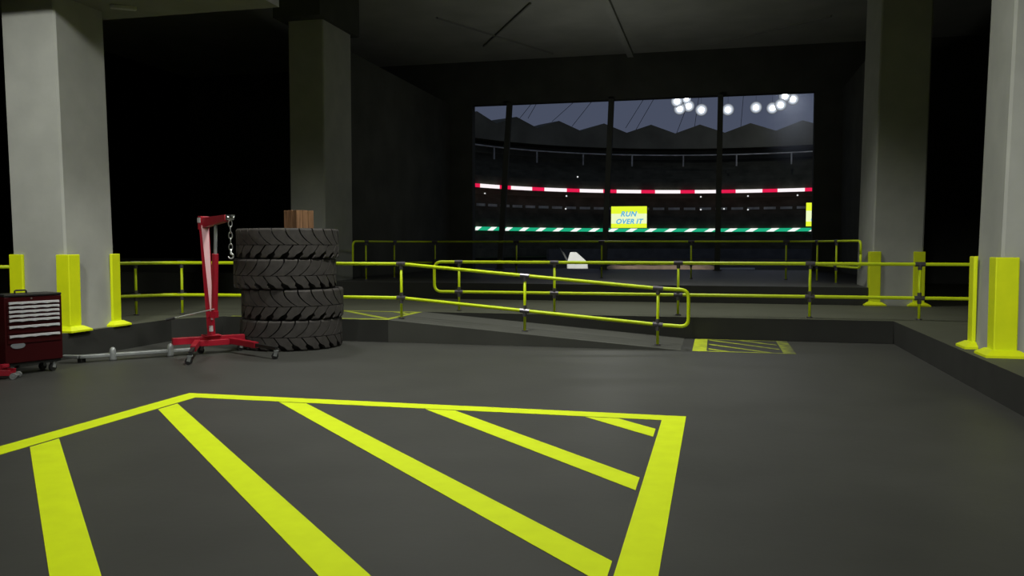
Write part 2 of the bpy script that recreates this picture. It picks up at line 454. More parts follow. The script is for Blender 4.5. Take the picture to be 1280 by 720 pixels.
# centre railing along the platform edge, turning beside the right pillar
YC = 16.4
xe = -5.62
loop = rounded([(4.75, 12.3, 1.4), (4.75, YC, 1.4), (xe, YC, 1.4), (xe, YC, .79), (4.75, YC, .79), (4.75, 12.3, .79)], .16)
railing('long yellow pipe railing along platform edge behind the ramp', (-.7, YC, .4), [('rail_pipe', loop)],
        [(x, YC, .4, 1.4, .79, V((1, 0, 0))) for x in (-5.09, -3.11, -.695, 1.70, 3.57)])
# far railing on the upper platform
YU = 24.0
pts = [(3.2, 20.45, 1.53), (3.2, 20.45, 1.84), (2.55, 23.3, 1.84), (2.2, YU, 1.84), (-8.4, YU, 1.84), (-8.8, 23.5, 1.84), (-9.3, 20.55, 1.84), (-9.3, 20.55, 1.22), (-8.8, 23.5, 1.22), (-8.4, YU, 1.22), (2.2, YU, 1.22), (2.55, 23.3, 1.22), (3.2, 20.45, 1.22)]
pts = rounded(pts+[pts[0]], .14)
railing('farthest yellow pipe railing, below the stadium view', (-3.2, YU, .8), [('rail_pipe', pts)],
        [(x, YU, .8, 1.84, 1.22, V((1, 0, 0))) for x in (-8.2, -5.69, -3.18, -.67, 1.86)] +
        [(2.87, 21.9, .8, 1.84, 1.22, V((.23, -1, 0)).normalized()), (2.57, 23.2, .8, 1.84, 1.22, V((.23, -1, 0)).normalized()),
         (-9.19, 21.15, .8, 1.84, 1.22, V((.15, 1, 0)).normalized()), (-8.95, 22.6, .8, 1.84, 1.22, V((.15, 1, 0)).normalized())], r=.028, rp=.023)
# short railing leaving the left pillar towards the left wall
loop = rounded([(-10.95, 12.0, 1.37), (-15.0, 12.0, 1.37), (-15.0, 12.0, .775), (-10.95, 12.0, .775)], .14)
railing('yellow pipe railing leaving the frame left of the tool chest', (-12.5, 12.0, .4), [('rail_pipe', loop)],
        [(x, 12.0, .4, 1.37, .775, V((1, 0, 0))) for x in (-13.9,)])

# ------------------------------------------------------------------ tyres
RT, HT = .86, .507
def tyre_meshes(mir=1):
    bm = bmesh.new(); h = HT/2
    ro = RT-.05
    prof = [(ro-.02, -h+.05), (ro, -h+.10), (ro+.004, 0), (ro, h-.10), (ro-.02, h-.05), (ro-.07, h-.008), (ro-.20, h), (ro-.34, h-.02), (.44, h-.07), (.40, h-.09), (.40, -h+.09), (.44, -h+.07), (ro-.34, -h+.02), (ro-.20, -h), (ro-.07, -h+.008)]
    lathe(bm, prof, 64, closed=True)
    carcass = new_obj('carcass', bm, M['groove'], None, smooth=True)
    bm = bmesh.new(); N = 24; pitch = 2*PI/N
    def lug(rowfun, v0, v1, phase, gap, nv=10, nu=4):
        grid = []
        for j in range(nv+1):
            v = v0+(v1-v0)*j/nv
            row = []
            g = gap(j/nv)
            for i in range(nu+1):
                a = phase+rowfun(j/nv)+pitch*(g/2+(1-g)*i/nu)
                z = -HT/2+v*HT
                e = abs(2*v-1)
                R = RT-.002-.035*max(0, (e-.84)/.16)**2.2
                row.append((R, a*mir, z))
            grid.append(row)
        ou = [[bm.verts.new((R*math.cos(a), R*math.sin(a), z)) for R, a, z in r] for r in grid]
        inn = [[bm.verts.new(((RT-.075)*math.cos(a), (RT-.075)*math.sin(a), z)) for R, a, z in r] for r in grid]
        for j in range(nv):
            for i in range(nu):
                bm.faces.new((ou[j][i], ou[j][i+1], ou[j+1][i+1], ou[j+1][i]))
                bm.faces.new((inn[j][i], inn[j+1][i], inn[j+1][i+1], inn[j][i+1]))
        for j in range(nv):
            bm.faces.new((ou[j][0], ou[j+1][0], inn[j+1][0], inn[j][0])); bm.faces.new((ou[j][nu], inn[j][nu], inn[j+1][nu], ou[j+1][nu]))
        for i in range(nu):
            bm.faces.new((ou[0][i], inn[0][i], inn[0][i+1], ou[0][i+1])); bm.faces.new((ou[nv][i], ou[nv][i+1], inn[nv][i+1], inn[nv][i]))
    for k in range(N):
        # upper row: shallow curved grooves sweeping from the shoulder to the middle
        lug(lambda s: pitch*(.95*(1-s)**2.0), .46, .985, k*pitch, lambda s: .11)
        # lower row: straight slanted grooves opening into notches at the shoulder
        lug(lambda s: -pitch*.75*(1-s), .015, .44, k*pitch+pitch*.55, lambda s: .12+.40*min(1, max(0, (.44-s)/.10)))
    tread = new_obj('tread', bm, M['rubber'], None)
    return carcass, tread
KIND = [tyre_meshes(1), tyre_meshes(-1)]
tyres = []
tx, ty = -7.13, 13.22
def rgt(px): return px*.0137
stack = [(-.01, 0, 0.3, True, 'bottom tyre of the stack, standing on the floor behind the hoist'),
         (.02, .01, 1.1, False, 'second tyre up in the stack, shifted slightly right'),
         (-.10, 0, 2.05, True, 'third tyre up in the stack, shifted slightly left'),
         (-.05, 0, 2.8, False, 'topmost tyre of the stack, under the wooden crate')]
for i, (off, oy, rz, flip, lab) in enumerate(stack):
    r = empty('tractor_tyre', (tx+off*.88, ty+off*.47, HT*(i+.5)), rz, 'large black chevron-tread '+lab, 'tyre', 'big tyres in the stack')
    for sx in KIND[1 if flip else 0]:
        c = sx if i < 2 else sx.copy()
        if i >= 2: COL.objects.link(c)
        c.parent = r
    tyres.append(r)

# wooden crate on top
t = empty('wooden_crate', (-6.98, 13.22, HT*4), math.radians(65.4), 'small brown wooden crate of upright boards on top of the tyre stack', 'crate')
S, Hh = .36, .31
bm = bmesh.new(); bx(bm, -S/2+.02, S/2-.02, -S/2+.02, S/2-.02, .0, .03); new_obj('bottom_board', bm, M['wood'], t)
for k in range(4):
    rot = Matrix.Rotation(k*PI/2, 3, 'Z'); nb = 3
    for j in range(nb):
        bm = bmesh.new(); w = (S-.008)/nb
        c = rot @ V((-S/2+.004+w*(j+.5), -S/2+.01, Hh/2))
        box(bm, c, (w-.008, .02, Hh-random.uniform(0, .012)), rot)
        new_obj('board', bm, M['wood'], t, bevel=.003)

# ------------------------------------------------------------------ engine hoist
hoist = empty('engine_hoist', (-7.9, 12.0, 0), 0, 'red shop crane with chain standing in front of the tyre stack', 'engine hoist')
HO = V((-7.9, 12.0, 0))
f = V((.74, -.67, 0)).normalized(); s = V((-f.y, f.x, 0))        # forward (boom) and sideways
def hp(a, b, z): return f*a+s*b+V((0, 0, z))
bm = bmesh.new(); beam(bm, hp(-.05, -.60, .22), hp(-.05, .53, .22), .1, .11); new_obj('cross_beam', bm, M['red'], hoist, bevel=.008)
bm = bmesh.new(); beam(bm, hp(.02, -.22, .175), hp(.02, .3, .175), .16, .09)
beam(bm, hp(-.12, -.1, .285), hp(.12, -.1, .285), .05, .02); beam(bm, hp(-.05, -.14, .285), hp(-.05, .14, .285), .2, .02)
new_obj('base_plate', bm, M['red'], hoist, bevel=.006)
l1 = V((-7.44, 10.74, 0))-HO; l2 = V((-6.52, 11.58, 0))-HO
def caster(name, p, parent, yaw):
    bm = bmesh.new(); d = V((math.cos(yaw), math.sin(yaw), 0)); n = V((-d.y, d.x, 0))
    rot = Matrix.Rotation(yaw, 3, 'Z')
    for sg in (-1, 1): beam(bm, p+V((0, 0, .125))+n*sg*.028, p-d*.02+V((0, 0, .05))+n*sg*.028, .05, .006, up=n)
    box(bm, p+V((0, 0, .13)), (.07, .07, .014), rot)
    fork = new_obj('caster', bm, M['steel'], parent)
    bm = bmesh.new()
    tube(bm, [p-d*.02+V((0, 0, .052))-n*.02, p-d*.02+V((0, 0, .052))+n*.02], .052, 18); new_obj('wheel', bm, M['black'], fork)
    return fork
for (L, root) in ((l1, hp(.03, -.24, .19)), (l2, hp(.05, .28, .19))):
    e = V((L.x, L.y, .165)); q = root.lerp(e, .58)
    bm = bmesh.new(); beam(bm, root, q, .085, .095); lg = new_obj('leg', bm, M['red'], hoist, bevel=.006)
    bm = bmesh.new(); beam(bm, root.lerp(e, .5), e, .05, .05); new_obj('leg_extension', bm, M['black'], lg)
    caster('caster', V((L.x, L.y, 0)), hoist, .4)
for b in (-.15, .48): caster('caster', hp(-.05, b, .02)-V((0, 0, .02)), hoist, 1.0)
# mast: channel, its lit look put into a pink outer face
mt = hp(-.30, -.02, 2.13); mb = hp(-.03, 0, .28)
bm = bmesh.new(); beam(bm, mb, mt, .085, .10, .12, .11); new_obj('mast', bm, M['red'], hoist, bevel=.006)
bm = bmesh.new(); dd = (mt-mb)
rr = V((.838, .545, 0)); fc = V((.55, -.835, 0))
beam(bm, mb+dd*.14+fc*.062+rr*.025, mb+dd*.965+fc*.078+rr*.012, .03, .02, .115, .02, up=fc); new_obj('mast_face', bm, M['pink'], hoist)
hoist.children[-1]['label'] = 'lit front face of the mast, coloured pale pink'
# boom
bt = hp(1.05, -.02, 2.15); b0 = hp(-.38, -.02, 2.10)
bm = bmesh.new(); beam(bm, b0, bt, .10, .17, .085, .10); bo = new_obj('boom', bm, M['red'], hoist, bevel=.006)
bm = bmesh.new(); beam(bm, b0+V((0, 0, .01))-f*.03, b0+f*.16, .14, .22); new_obj('pivot_bracket', bm, M['red'], bo, bevel=.006)
bm = bmesh.new(); beam(bm, bt-f*.08, bt+f*.16, .05, .055); ex = new_obj('boom_extension', bm, M['steel'], hoist, bevel=.004)
tip = bt+f*.16
bm = bmesh.new(); tube(bm, [tip-s*.05, tip+s*.05], .036, 14); box(bm, tip+V((0, 0, .03)), (.10, .09, .03)); new_obj('tip_pin', bm, M['chrome'], ex)
# chain
ch = empty('lifting_chain', HO+tip-V((0, 0, .0)), 0)
ch.parent = hoist; ch.location = tip
z = -.035
def link_ring(bm, c, hh, ww, r, ax):
    pts = []
    for k in range(16):
        a = 2*PI*k/16; w = math.cos(a)*ww; h = math.sin(a)*hh
        pts.append(V(c)+V(ax)*w+V((0, 0, h)))
    tube(bm, pts, r, 7, closed=True)
for k in range(5):
    bm = bmesh.new(); hh = .052
    link_ring(bm, (0, 0, z-hh), hh, .026, .0085, (.838, .545, 0) if k % 2 == 0 else (-.545, .838, 0)); new_obj('chain_link', bm, M['chrome'], ch, smooth=True)
    z -= 2*hh-.017
bm = bmesh.new()
hk = [V((0, 0, z+.01)), V((0, 0, z-.06))]
for k in range(11):
    a = math.radians(90-27*k); hk.append(V((.0, 0, z-.10))+rr*.036*math.cos(a)+V((0, 0, .036*math.sin(a)-.0)))
tube(bm, hk, [.014]*2+[.018-.0009*k for k in range(11)], 10); new_obj('hook', bm, M['chrome'], ch, smooth=True)
# ram and pump
ra = hp(.17, .0, .66); rb = hp(.42, -.02, 2.14); rm = ra.lerp(rb, .64)
bm = bmesh.new(); tube(bm, [ra, rm], .050, 18); rc = new_obj('ram_cylinder', bm, M['red'], hoist, smooth=False)
bm = bmesh.new(); tube(bm, [rm-(rb-ra)*.01, rb], .026, 14); new_obj('ram_rod', bm, M['steel'], rc)
bm = bmesh.new(); tube(bm, [ra-(rb-ra)*.04, ra+(rb-ra)*.02], .062, 14); box(bm, ra+fc*.05+V((0, 0, -.02)), (.09, .09, .10)); beam(bm, hp(-.05, 0, .60), ra, .05, .06); new_obj('pump_block', bm, M['red'], hoist)
g0 = ra+V((0, 0, .07))+fc*.06; g1 = g0+V((-.838*.70, -.545*.70, -.15))
bm = bmesh.new(); tube(bm, [g0, g1], .011, 10); ph = new_obj('pump_handle', bm, M['chrome'], hoist)
bm = bmesh.new(); tube(bm, [g0.lerp(g1, .84), g0.lerp(g1, 1.03)], .02, 10); new_obj('grip', bm, M['black'], ph)
bm = bmesh.new(); q = b0-s*.074+V((0, 0, .05)); beam(bm, q-f*.02, q+f*.15, .012, .08); new_obj('plate_label', bm, M['sticker'], hoist)
bm = bmesh.new(); q = mb+dd*.04+fc*.058; beam(bm, q, q+dd*.05, .06, .012, up=fc); new_obj('sticker', bm, M['sticker'], hoist)

# ------------------------------------------------------------------ grey tow bar on the floor
t = empty('tow_bar', (-9.0, 11.0, 0), 0, 'long grey steel bar with two upright lugs lying on floor beside the hoist', 'metal bar')
O = V((-9.0, 11.0, 0))
a, b = V((-9.18, 10.55, .085))-O, V((-8.10, 11.76, .085))-O
bm = bmesh.new(); dr = (b-a).normalized()
beam(bm, a, b, .11, .05); beam(bm, a-dr*.0, a-dr*.18+V((-.09, .05, .02)), .11, .05, .09, .03)
new_obj('flat_bar', bm, M['steel'], t, bevel=.01)
for q in (.28, .79):
    p = a.lerp(b, q); nn = V((dr.y, -dr.x, 0))
    bm = bmesh.new()
    pts = [p+nn*.03+V((0, 0, -.085+h)) for h in (0.0, .03, .12, .16, .19, .205)]
    tube(bm, pts, [.05, .052, .048, .045, .034, .012], 12)
    lugo = new_obj('lug', bm, M['steel'], t, smooth=True)
bm = bmesh.new(); p = a.lerp(b, .02); box(bm, p+V((0, 0, -.0545)), (.06, .1, .061)); new_obj('foot', bm, M['black'], t)  # plain black block below the bar's near end

# ------------------------------------------------------------------ tool chest
d = V((math.sin(math.radians(20)), math.cos(math.radians(20)), 0)); n = V((d.y, -d.x, 0))
W, D = .76, .40
right = V((-8.84, 9.86, 0)); base = right-d*W/2-n*D/2
ang = math.atan2(d.y, d.x)
t = empty('tool_chest', base, ang, 'dark red rolling tool chest with silver drawer pulls beside the left pillar', 'tool chest')
# local: x along the front (to the right), -y is the front
zb, zt = .17, 1.06
bm = bmesh.new(); bx(bm, -W/2, W/2, -D/2, D/2, zb, zt); new_obj('body', bm, M['chestred'], t, bevel=.012)
bm = bmesh.new()
pts = [(-W/2, D/2), (-W/2, -D/2), (-W/2+.1, -D/2-.012), (W/2-.1, -D/2-.012), (W/2, -D/2), (W/2, D/2)]
prism(bm, [(x, y) for x, y in pts], zt, zt+.03); lid = new_obj('top_tray', bm, M['black'], t, bevel=.008)
bm = bmesh.new(); tube(bm, rounded([(-.17, -.05, zt+.03), (-.17, -.05, zt+.075), (-.02, -.05, zt+.075), (-.02, -.05, zt+.03)], .03), .011, 8); new_obj('tray_handle', bm, M['black'], lid)
bm = bmesh.new(); tube(bm, [(-.03, -D/2-.006, zt-.03), (-.03, -D/2+.01, zt-.03)], .012, 12); new_obj('lock', bm, M['chrome'], t)
drw = [(.965-.058*k, .052) for k in range(5)]+[(.62, .105), (.49, .115)]
for k, (zc, hh) in enumerate(drw):
    bm = bmesh.new(); bx(bm, -W/2+.03, W/2-.03, -D/2-.012, -D/2+.02, zc-hh/2, zc+hh/2); dro = new_obj('drawer', bm, M['chestred'], t, bevel=.004)
    bm = bmesh.new(); zz = zc+hh/2-.012
    # full width pull with a scalloped lower lip
    nseg = 48; up = []; lo = []
    wx = W/2-.05
    for i in range(nseg+1):
        x = -wx+2*wx*i/nseg; dip = .008*abs(math.sin(PI*4*i/nseg))
        up.append((bm.verts.new((x, -D/2-.014, zz+.012)), bm.verts.new((x, -D/2-.030, zz+.006))))
        lo.append((bm.verts.new((x, -D/2-.014, zz-.018+dip)), bm.verts.new((x, -D/2-.032, zz-.024+dip))))
    for i in range(nseg):
        bm.faces.new((up[i][0], up[i+1][0], up[i+1][1], up[i][1])); bm.faces.new((up[i][1], up[i+1][1], lo[i+1][1], lo[i][1]))
        bm.faces.new((lo[i][1], lo[i+1][1], lo[i+1][0], lo[i][0])); bm.faces.new((lo[i][0], lo[i+1][0], up[i+1][0], up[i][0]))
    bm.faces.new((up[0][0], up[0][1], lo[0][1], lo[0][0])); bm.faces.new((up[-1][0], lo[-1][0], lo[-1][1], up[-1][1]))
    new_obj('drawer_pull', bm, M['alu'], dro)
bm = bmesh.new(); lathe(bm, [(.001, -.006), (.048, -.006), (.05, 0), (.05, .004)], 24, (0, 0, 0), 'y')
bd = new_obj('badge', bm, M['badge'], t); bd.scale = (1.9, 1, .85); bd.location = (-W/2+.16, -D/2-.004, .405)
for x in (-W/2+.1, W/2-.1):
    for y in (-D/2+.07, D/2-.07):
        caster('caster', V((x, y, 0)), t, .3)
bm = bmesh.new(); bx(bm, -W/2+.02, W/2-.02, -D/2+.02, D/2-.02, .137, .17); new_obj('base_skid', bm, M['black'], t)

# ------------------------------------------------------------------ floor jack, nose poking in at the left edge
t = empty('floor_jack', (-9.10, 9.02, 0), math.radians(205), 'red trolley jack on the floor at left edge, below the tool chest', 'floor jack')
bm = bmesh.new()
for sg in (-1, 1): beam(bm, (-.18, sg*.09, .085), (.62, sg*.11, .10), .018, .075, .018, .10)
bx(bm, -.15, -.05, -.09, .09, .06, .075)
fr = new_obj('frame', bm, M['red'], t, bevel=.004)
bm = bmesh.new(); beam(bm, (.35, 0, .14), (-.08, 0, .15), .10, .06, .07, .04); tube(bm, [(-.08, 0, .15), (-.08, 0, .19)], .055, 16); new_obj('lift_arm', bm, M['red'], t, bevel=.004)
for sg in (-1, 1):
    bm = bmesh.new(); tube(bm, [(-.21, sg*.06, .04), (-.21, sg*.11, .04)], .04, 16); new_obj('front_roller', bm, M['steel'], t)
    bm = bmesh.new(); tube(bm, [(.60, sg*.13, .045), (.60, sg*.17, .045)], .045, 16); new_obj('rear_caster', bm, M['black'], t)
bm = bmesh.new(); beam(bm, (-.235, -.11, .04), (-.185, .11, .04), .02, .02); tube(bm, [(-.21, -.12, .04), (-.21, .12, .04)], .012, 8); new_obj('axle', bm, M['steel'], t)
bm = bmesh.new(); tube(bm, [(.55, 0, .14), (1.1, 0, .75)], .018, 10); new_obj('jack_handle', bm, M['black'], t)

# ------------------------------------------------------------------ outside: the arena
bm = bmesh.new(); bx(bm, -120, 120, 32.4, 190, -.3, 0); struct('ground', bm, M['field'])
CX, CY = 2.0, 86.0
def ring_pt(a, r, z): return (CX+r*math.sin(a), CY+r*math.cos(a), z)
def ring_band(bm, prof, a0=-105, a1=75, n=90, uv=False, phase=0):
    """sweep a closed (r, z) profile round the bowl"""
    rows = []
    for i in range(n+1):
        a = math.radians(a0+(a1-a0)*i/n); rows.append([bm.verts.new(ring_pt(a, r, z)) for r, z in prof])
    m = len(prof)
    lay = bm.loops.layers.uv.new('UVMap') if uv else None
    for i in range(n):
        for k in range(m):
            A, B = rows[i], rows[i+1]
            fc_ = bm.faces.new((A[k], A[(k+1) % m], B[(k+1) % m], B[k]))
            if uv:
                aa = [math.radians(a0+(a1-a0)*j/n)*prof[0][0]+phase for j in (i, i, i+1, i+1)]
                zz = [prof[k][1], prof[(k+1) % m][1], prof[(k+1) % m][1], prof[k][1]]
                for lp, x_, z_ in zip(fc_.loops, aa, zz): lp[lay].uv = (x_, z_)
    bm.faces.new(rows[0]); bm.faces.new(list(reversed(rows[-1])))
def tier(name, r0, z0, r1, z1, steps, label):
    bm = bmesh.new(); prof = []
    for k in range(steps):
        rr_ = r0+(r1-r0)*k/steps; z_ = z0+(z1-z0)*k/steps
        z2 = z0+(z1-z0)*(k+1)/steps
        prof += [(rr_, z_), (rr_, z2)]
    prof += [(r1, z1), (r1, z0-.6), (r0, z0-.6)]
    ring_band(bm, prof)
    return struct(name, bm, M['stand'], label, 'grandstand')
tier('lower_stand', 27.0, 1.0, 33.0, 3.0, 6, 'lowest dark seating tier below the green ribbon')
tier('middle_stand', 34.3, 4.6, 38.0, 8.4, 8, 'middle dark seating tier between the two ribbons')
tier('upper_stand', 34.3, 10.0, 40.0, 14.0, 9, 'upper dark seating tier under the jagged roof')
bm = bmesh.new(); ring_band(bm, [(40.0, 0), (40.6, 0), (40.6, 17.6), (40.0, 17.6)]); struct('wall_arena', bm, M['fascia'])
# jagged roof rim
bm = bmesh.new(); n = 44; a0, a1 = -105, 75
NR = 48
pk = math.radians(10.98)
prev = None; cnt = int((math.radians(a1-a0))/pk*2)
for i in range(cnt+1):
    a = math.radians(3.9-10.98*10)+i*pk/2
    z = 18.55 if i % 2 == 0 else 17.35
    cur = [bm.verts.new(ring_pt(a, 35.6, z)), bm.verts.new(ring_pt(a, 35.6, 15.2)), bm.verts.new(ring_pt(a, 41, 15.4)), bm.verts.new(ring_pt(a, 41, z+.2))]
    if prev:
        for k in range(4): bm.faces.new((prev[k], prev[(k+1) % 4], cur[(k+1) % 4], cur[k]))
    else: bm.faces.new(cur)
    prev = cur
bm.faces.new(prev)
struct('stadium_roof', bm, M['roofsil'], 'dark zigzag stadium roof rim against the dusk sky', 'roof')
# balustrade of the upper walkway
t = empty('stand_railing', ring_pt(0, 34.4, 14.0), 0, 'thin grey railing along the top of the upper stadium tier', 'railing')
OO = V(t.location)
bm = bmesh.new()
tube(bm, [V(ring_pt(math.radians(a), 34.4, 14.15))-OO for a in range(-100, 72, 3)], .09, 6); new_obj('hand_rail', bm, M['parapet'], t)
for a in range(-88, 60, 12):
    bm = bmesh.new(); p = V(ring_pt(math.radians(a+5), 34.4, 0))-OO
    tube(bm, [(p.x, p.y, -1.4), (p.x, p.y, .15)], .11, 6); new_obj('post', bm, M['parapet'], t)
bm = bmesh.new()
for k in range(-28, 20):
    a = math.radians(k*3.6)
    beam(bm, ring_pt(a, 34.15, 6.75), ring_pt(a+math.radians(2.6), 34.15, 6.75), .1, .32)  # panel paleness stands in for dimly lit suite windows
struct('trim_8', bm, M['parapet'], 'broken row of parapet panels, pale as dim lit suites, between the two ribbons', 'parapet')
# light ribbons
pinkm = striped('pink_white_ribbon_glow', (1.0, .93, .95), (.78, .012, .075), .36, 5.5, 0, 1.0)
greenm = striped('green_white_ribbon_glow', (.012, .40, .20), (.92, 1.0, .94), .36, 2.75, -1.7, 1.0)
def ribbon(z, h, m, label):
    bm = bmesh.new(); ring_band(bm, [(33.98, z-h/2), (34.02, z-h/2), (34.02, z+h/2), (33.98, z+h/2)], uv=True, phase=1.44)
    return tag(new_obj('light_ribbon', bm, m), label, 'LED ribbon', 'glowing ribbons round the stadium')
ribbon(9.10, .46, pinkm, 'glowing red and white ribbon round the middle of the stands')
ribbon(3.78, .46, greenm, 'glowing green and white ribbon round the lower stands')
# screens
yel = emis('screen_yellow_glow', (.80, .96, .035), 1.0)
pale = emis('screen_pale_glow', (.85, .96, .55), 1.0)
blue = emis('screen_blue_glow', (.10, .45, .72), 1.0)
def screen(px_dir, w, h, zc, label, rr_=33.6):
    x, y = px_dir
    rz = math.atan2(-x, y-0)*.5
    t = empty('display_screen', (x, y, zc), rz, label, 'screen', 'yellow stadium screens')
    bm = bmesh.new(); bx(bm, -w/2-.06, w/2+.06, .02, .3, -h/2-.06, h/2+.06); new_obj('housing', bm, M['black'], t)
    bm = bmesh.new(); bx(bm, -w/2, w/2, -.02, .03, -h/2, h/2); new_obj('display_panel', bm, yel, t)
    bm = bmesh.new(); bx(bm, -w/2, w/2, -.03, -.019, -h*.30, h*.16)
    bx(bm, -w*.2, w*.25, -.031, -.019, .0, h*.22); new_obj('pale_band', bm, pale, t)
    for k, (txt, xx, zz, sz) in enumerate((('RUN', -.1, .12, 1.02), ('OVER', -.58, -.95, .98), ('IT', 1.42, -.95, .98))):
        cu = bpy.data.curves.new('lettering', 'FONT'); cu.body = txt; cu.size = sz*h/3.1; cu.align_x = 'CENTER'; cu.shear = .25; cu.extrude = .01; cu.offset = .03
        cu.space_character = 1.1
        ob = bpy.data.objects.new('tmp', cu); COL.objects.link(ob)
        bpy.context.view_layer.update()
        me = bpy.data.meshes.new_from_object(ob.evaluated_get(bpy.context.evaluated_depsgraph_get()))
        bpy.data.objects.remove(ob); me.name = 'lettering'
        me.materials.clear(); me.materials.append(blue)
        o = bpy.data.objects.new('lettering', me); COL.objects.link(o); o.parent = t
        o.rotation_euler = (PI/2, 0, 0); o.location = (xx*w/5, -.045, zz*h/3.1)
    return t
screen((-11.28, 112.4), 4.7, 2.85, 5.42, 'bright yellow stadium screen with blue lettering left of centre')
screen((13.25, 111.5), 4.6, 2.95, 5.55, 'bright yellow stadium screen half hidden by right gate jamb')

# floodlights: each a hot lens in a dish added to imitate bloom, dimming towards its rim
def halo_mat():
    m = emis('bloom_glow', (.80, .88, 1.0), 1.0)
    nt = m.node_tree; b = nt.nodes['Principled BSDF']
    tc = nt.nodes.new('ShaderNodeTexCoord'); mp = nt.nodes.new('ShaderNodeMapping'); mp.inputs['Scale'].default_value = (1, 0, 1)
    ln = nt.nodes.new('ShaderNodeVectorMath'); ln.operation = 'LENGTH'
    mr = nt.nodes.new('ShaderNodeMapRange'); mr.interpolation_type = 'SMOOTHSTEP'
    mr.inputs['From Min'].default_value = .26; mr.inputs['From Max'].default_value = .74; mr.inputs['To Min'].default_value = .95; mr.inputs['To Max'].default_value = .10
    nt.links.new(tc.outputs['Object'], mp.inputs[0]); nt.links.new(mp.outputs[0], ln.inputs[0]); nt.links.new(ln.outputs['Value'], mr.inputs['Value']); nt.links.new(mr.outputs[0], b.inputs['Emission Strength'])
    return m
halo_dish = halo_mat()
lamp_glow = emis('floodlight_glow', (.92, .97, 1.0), 14.0)
def at_depth(px, py, zc):
    fh = V((-math.sin(TH), math.cos(TH), 0)); R = V((math.cos(TH), math.sin(TH), 0))
    cp, sp = math.cos(PITCH), math.sin(PITCH)
    fw = V((fh.x*cp, fh.y*cp, -sp)); up = V((fh.x*sp, fh.y*sp, cp))
    return V((0, 0, 1.75))+(fw+R*((px-640)/F)+up*((360-py)/F))*zc
FL = [(846.3, 126.7), (858, 123.5), (849.7, 136.2), (860.8, 132.8), (876.7, 137.5), (910, 137.2), (945, 134.5), (965.5, 135.3), (975.8, 131.2), (981.2, 120.3), (991.2, 124.2)]
FLAB = ['uppermost left floodlight of the left cluster', 'small floodlight at the top of the left cluster', 'lowest floodlight of the left cluster', 'floodlight at the right side of the left cluster',
        'single floodlight just right of the left cluster', 'single floodlight beside the right gate post', 'single floodlight between gate post and right cluster', 'leftmost floodlight of the right cluster',
        'second floodlight from left in the right cluster', 'highest floodlight of all, in the right cluster', 'rightmost floodlight, beside the right gate jamb']
for i, ((px, py), lab) in enumerate(zip(FL, FLAB)):
    p = at_depth(px, py, 94+.9*(i % 4))
    rr_ = .30 if i != 1 else .22
    t = empty('floodlight', p, math.atan2(-p.x, p.y), 'glaring white '+lab, 'floodlight', 'white floodlights over the arena')
    k_ = rr_/.30
    bm = bmesh.new(); lathe(bm, [(.66*k_, .0), (.67*k_, .05), (.45, .3), (.1, .5)], 24, axis='y'); new_obj('housing', bm, M['roofsil'], t)
    bm = bmesh.new(); lathe(bm, [(.64*k_, -.14), (.66*k_, -.13), (.66*k_, -.01), (.12, .1), (.10, .08), (.30, -.02)], 24, axis='y', closed=True); new_obj('halo_ring', bm, halo_dish, t, smooth=True)
    bm = bmesh.new(); lathe(bm, [(rr_*.4, -.16), (rr_*.8, -.12), (rr_, -.04), (rr_, .0)], 20, axis='y'); new_obj('lens', bm, lamp_glow, t, smooth=True)
    bm = bmesh.new(); tube(bm, [(0, .25, .1), (0, .25, 5.0)], .012, 6); new_obj('hanger', bm, M['cable'], t)
# drifting haze lit by the right cluster
bm = bmesh.new(); bmesh.ops.create_uvsphere(bm, u_segments=28, v_segments=18, radius=1.0)
hm = bpy.data.materials.new('light_haze'); hm.use_nodes = True; hn = hm.node_tree
for n_ in list(hn.nodes):
    if n_.type == 'BSDF_PRINCIPLED': hn.nodes.remove(n_)
vs_ = hn.nodes.new('ShaderNodeVolumeScatter');  vs_.inputs['Color'].default_value = (.86, .90, 1, 1)
tc_ = hn.nodes.new('ShaderNodeTexCoord'); ln_ = hn.nodes.new('ShaderNodeVectorMath'); ln_.operation = 'LENGTH'
mr_ = hn.nodes.new('ShaderNodeMapRange'); mr_.interpolation_type = 'SMOOTHSTEP'
mr_.inputs['From Min'].default_value = 0; mr_.inputs['From Max'].default_value = 1; mr_.inputs['To Min'].default_value = .085; mr_.inputs['To Max'].default_value = 0
hn.links.new(tc_.outputs['Object'], ln_.inputs[0]); hn.links.new(ln_.outputs['Value'], mr_.inputs['Value']); hn.links.new(mr_.outputs[0], vs_.inputs['Density'])
hn.links.new(vs_.outputs[0], [n_ for n_ in hn.nodes if n_.type == 'OUTPUT_MATERIAL'][0].inputs['Volume'])
hz = new_obj('haze', bm, hm); hz.scale = (4.6, 3.6, 6.2); hz.location = at_depth(994, 160, 104)
tag(hz, 'pale haze hanging under the right floodlight cluster', 'haze', kind='stuff')
hl = bpy.data.lights.new('floodlight_beam', 'POINT'); hl.energy = 520; hl.shadow_soft_size = .5; hl.color = (.84, .90, 1)
ho = bpy.data.objects.new('floodlight_beam', hl); COL.objects.link(ho); ho.location = at_depth(986, 116, 104)
# stay cables in the sky
for k, (xa, ya, xb, yb) in enumerate(((640, 160, 668, 125), (690, 152, 728, 118), (715, 158, 745, 120), (782, 160, 812, 112), (795, 162, 824, 112), (846, 166, 856, 140), (868, 160, 874, 118), (926, 158, 930, 112), (660, 148, 668, 134))):
    A, B = at_depth(xa, ya, 118), at_depth(xb, yb, 112)
    B = A+(B-A)*1.6
    bm = bmesh.new(); tube(bm, [V((0, 0, 0)), B-A], .035, 6); o = new_obj('roof_cable', bm, M['cable']); o.location = A
    tag(o, 'thin dark stay cable slanting across the dusk sky over the roof', 'cable', 'roof stay cables')
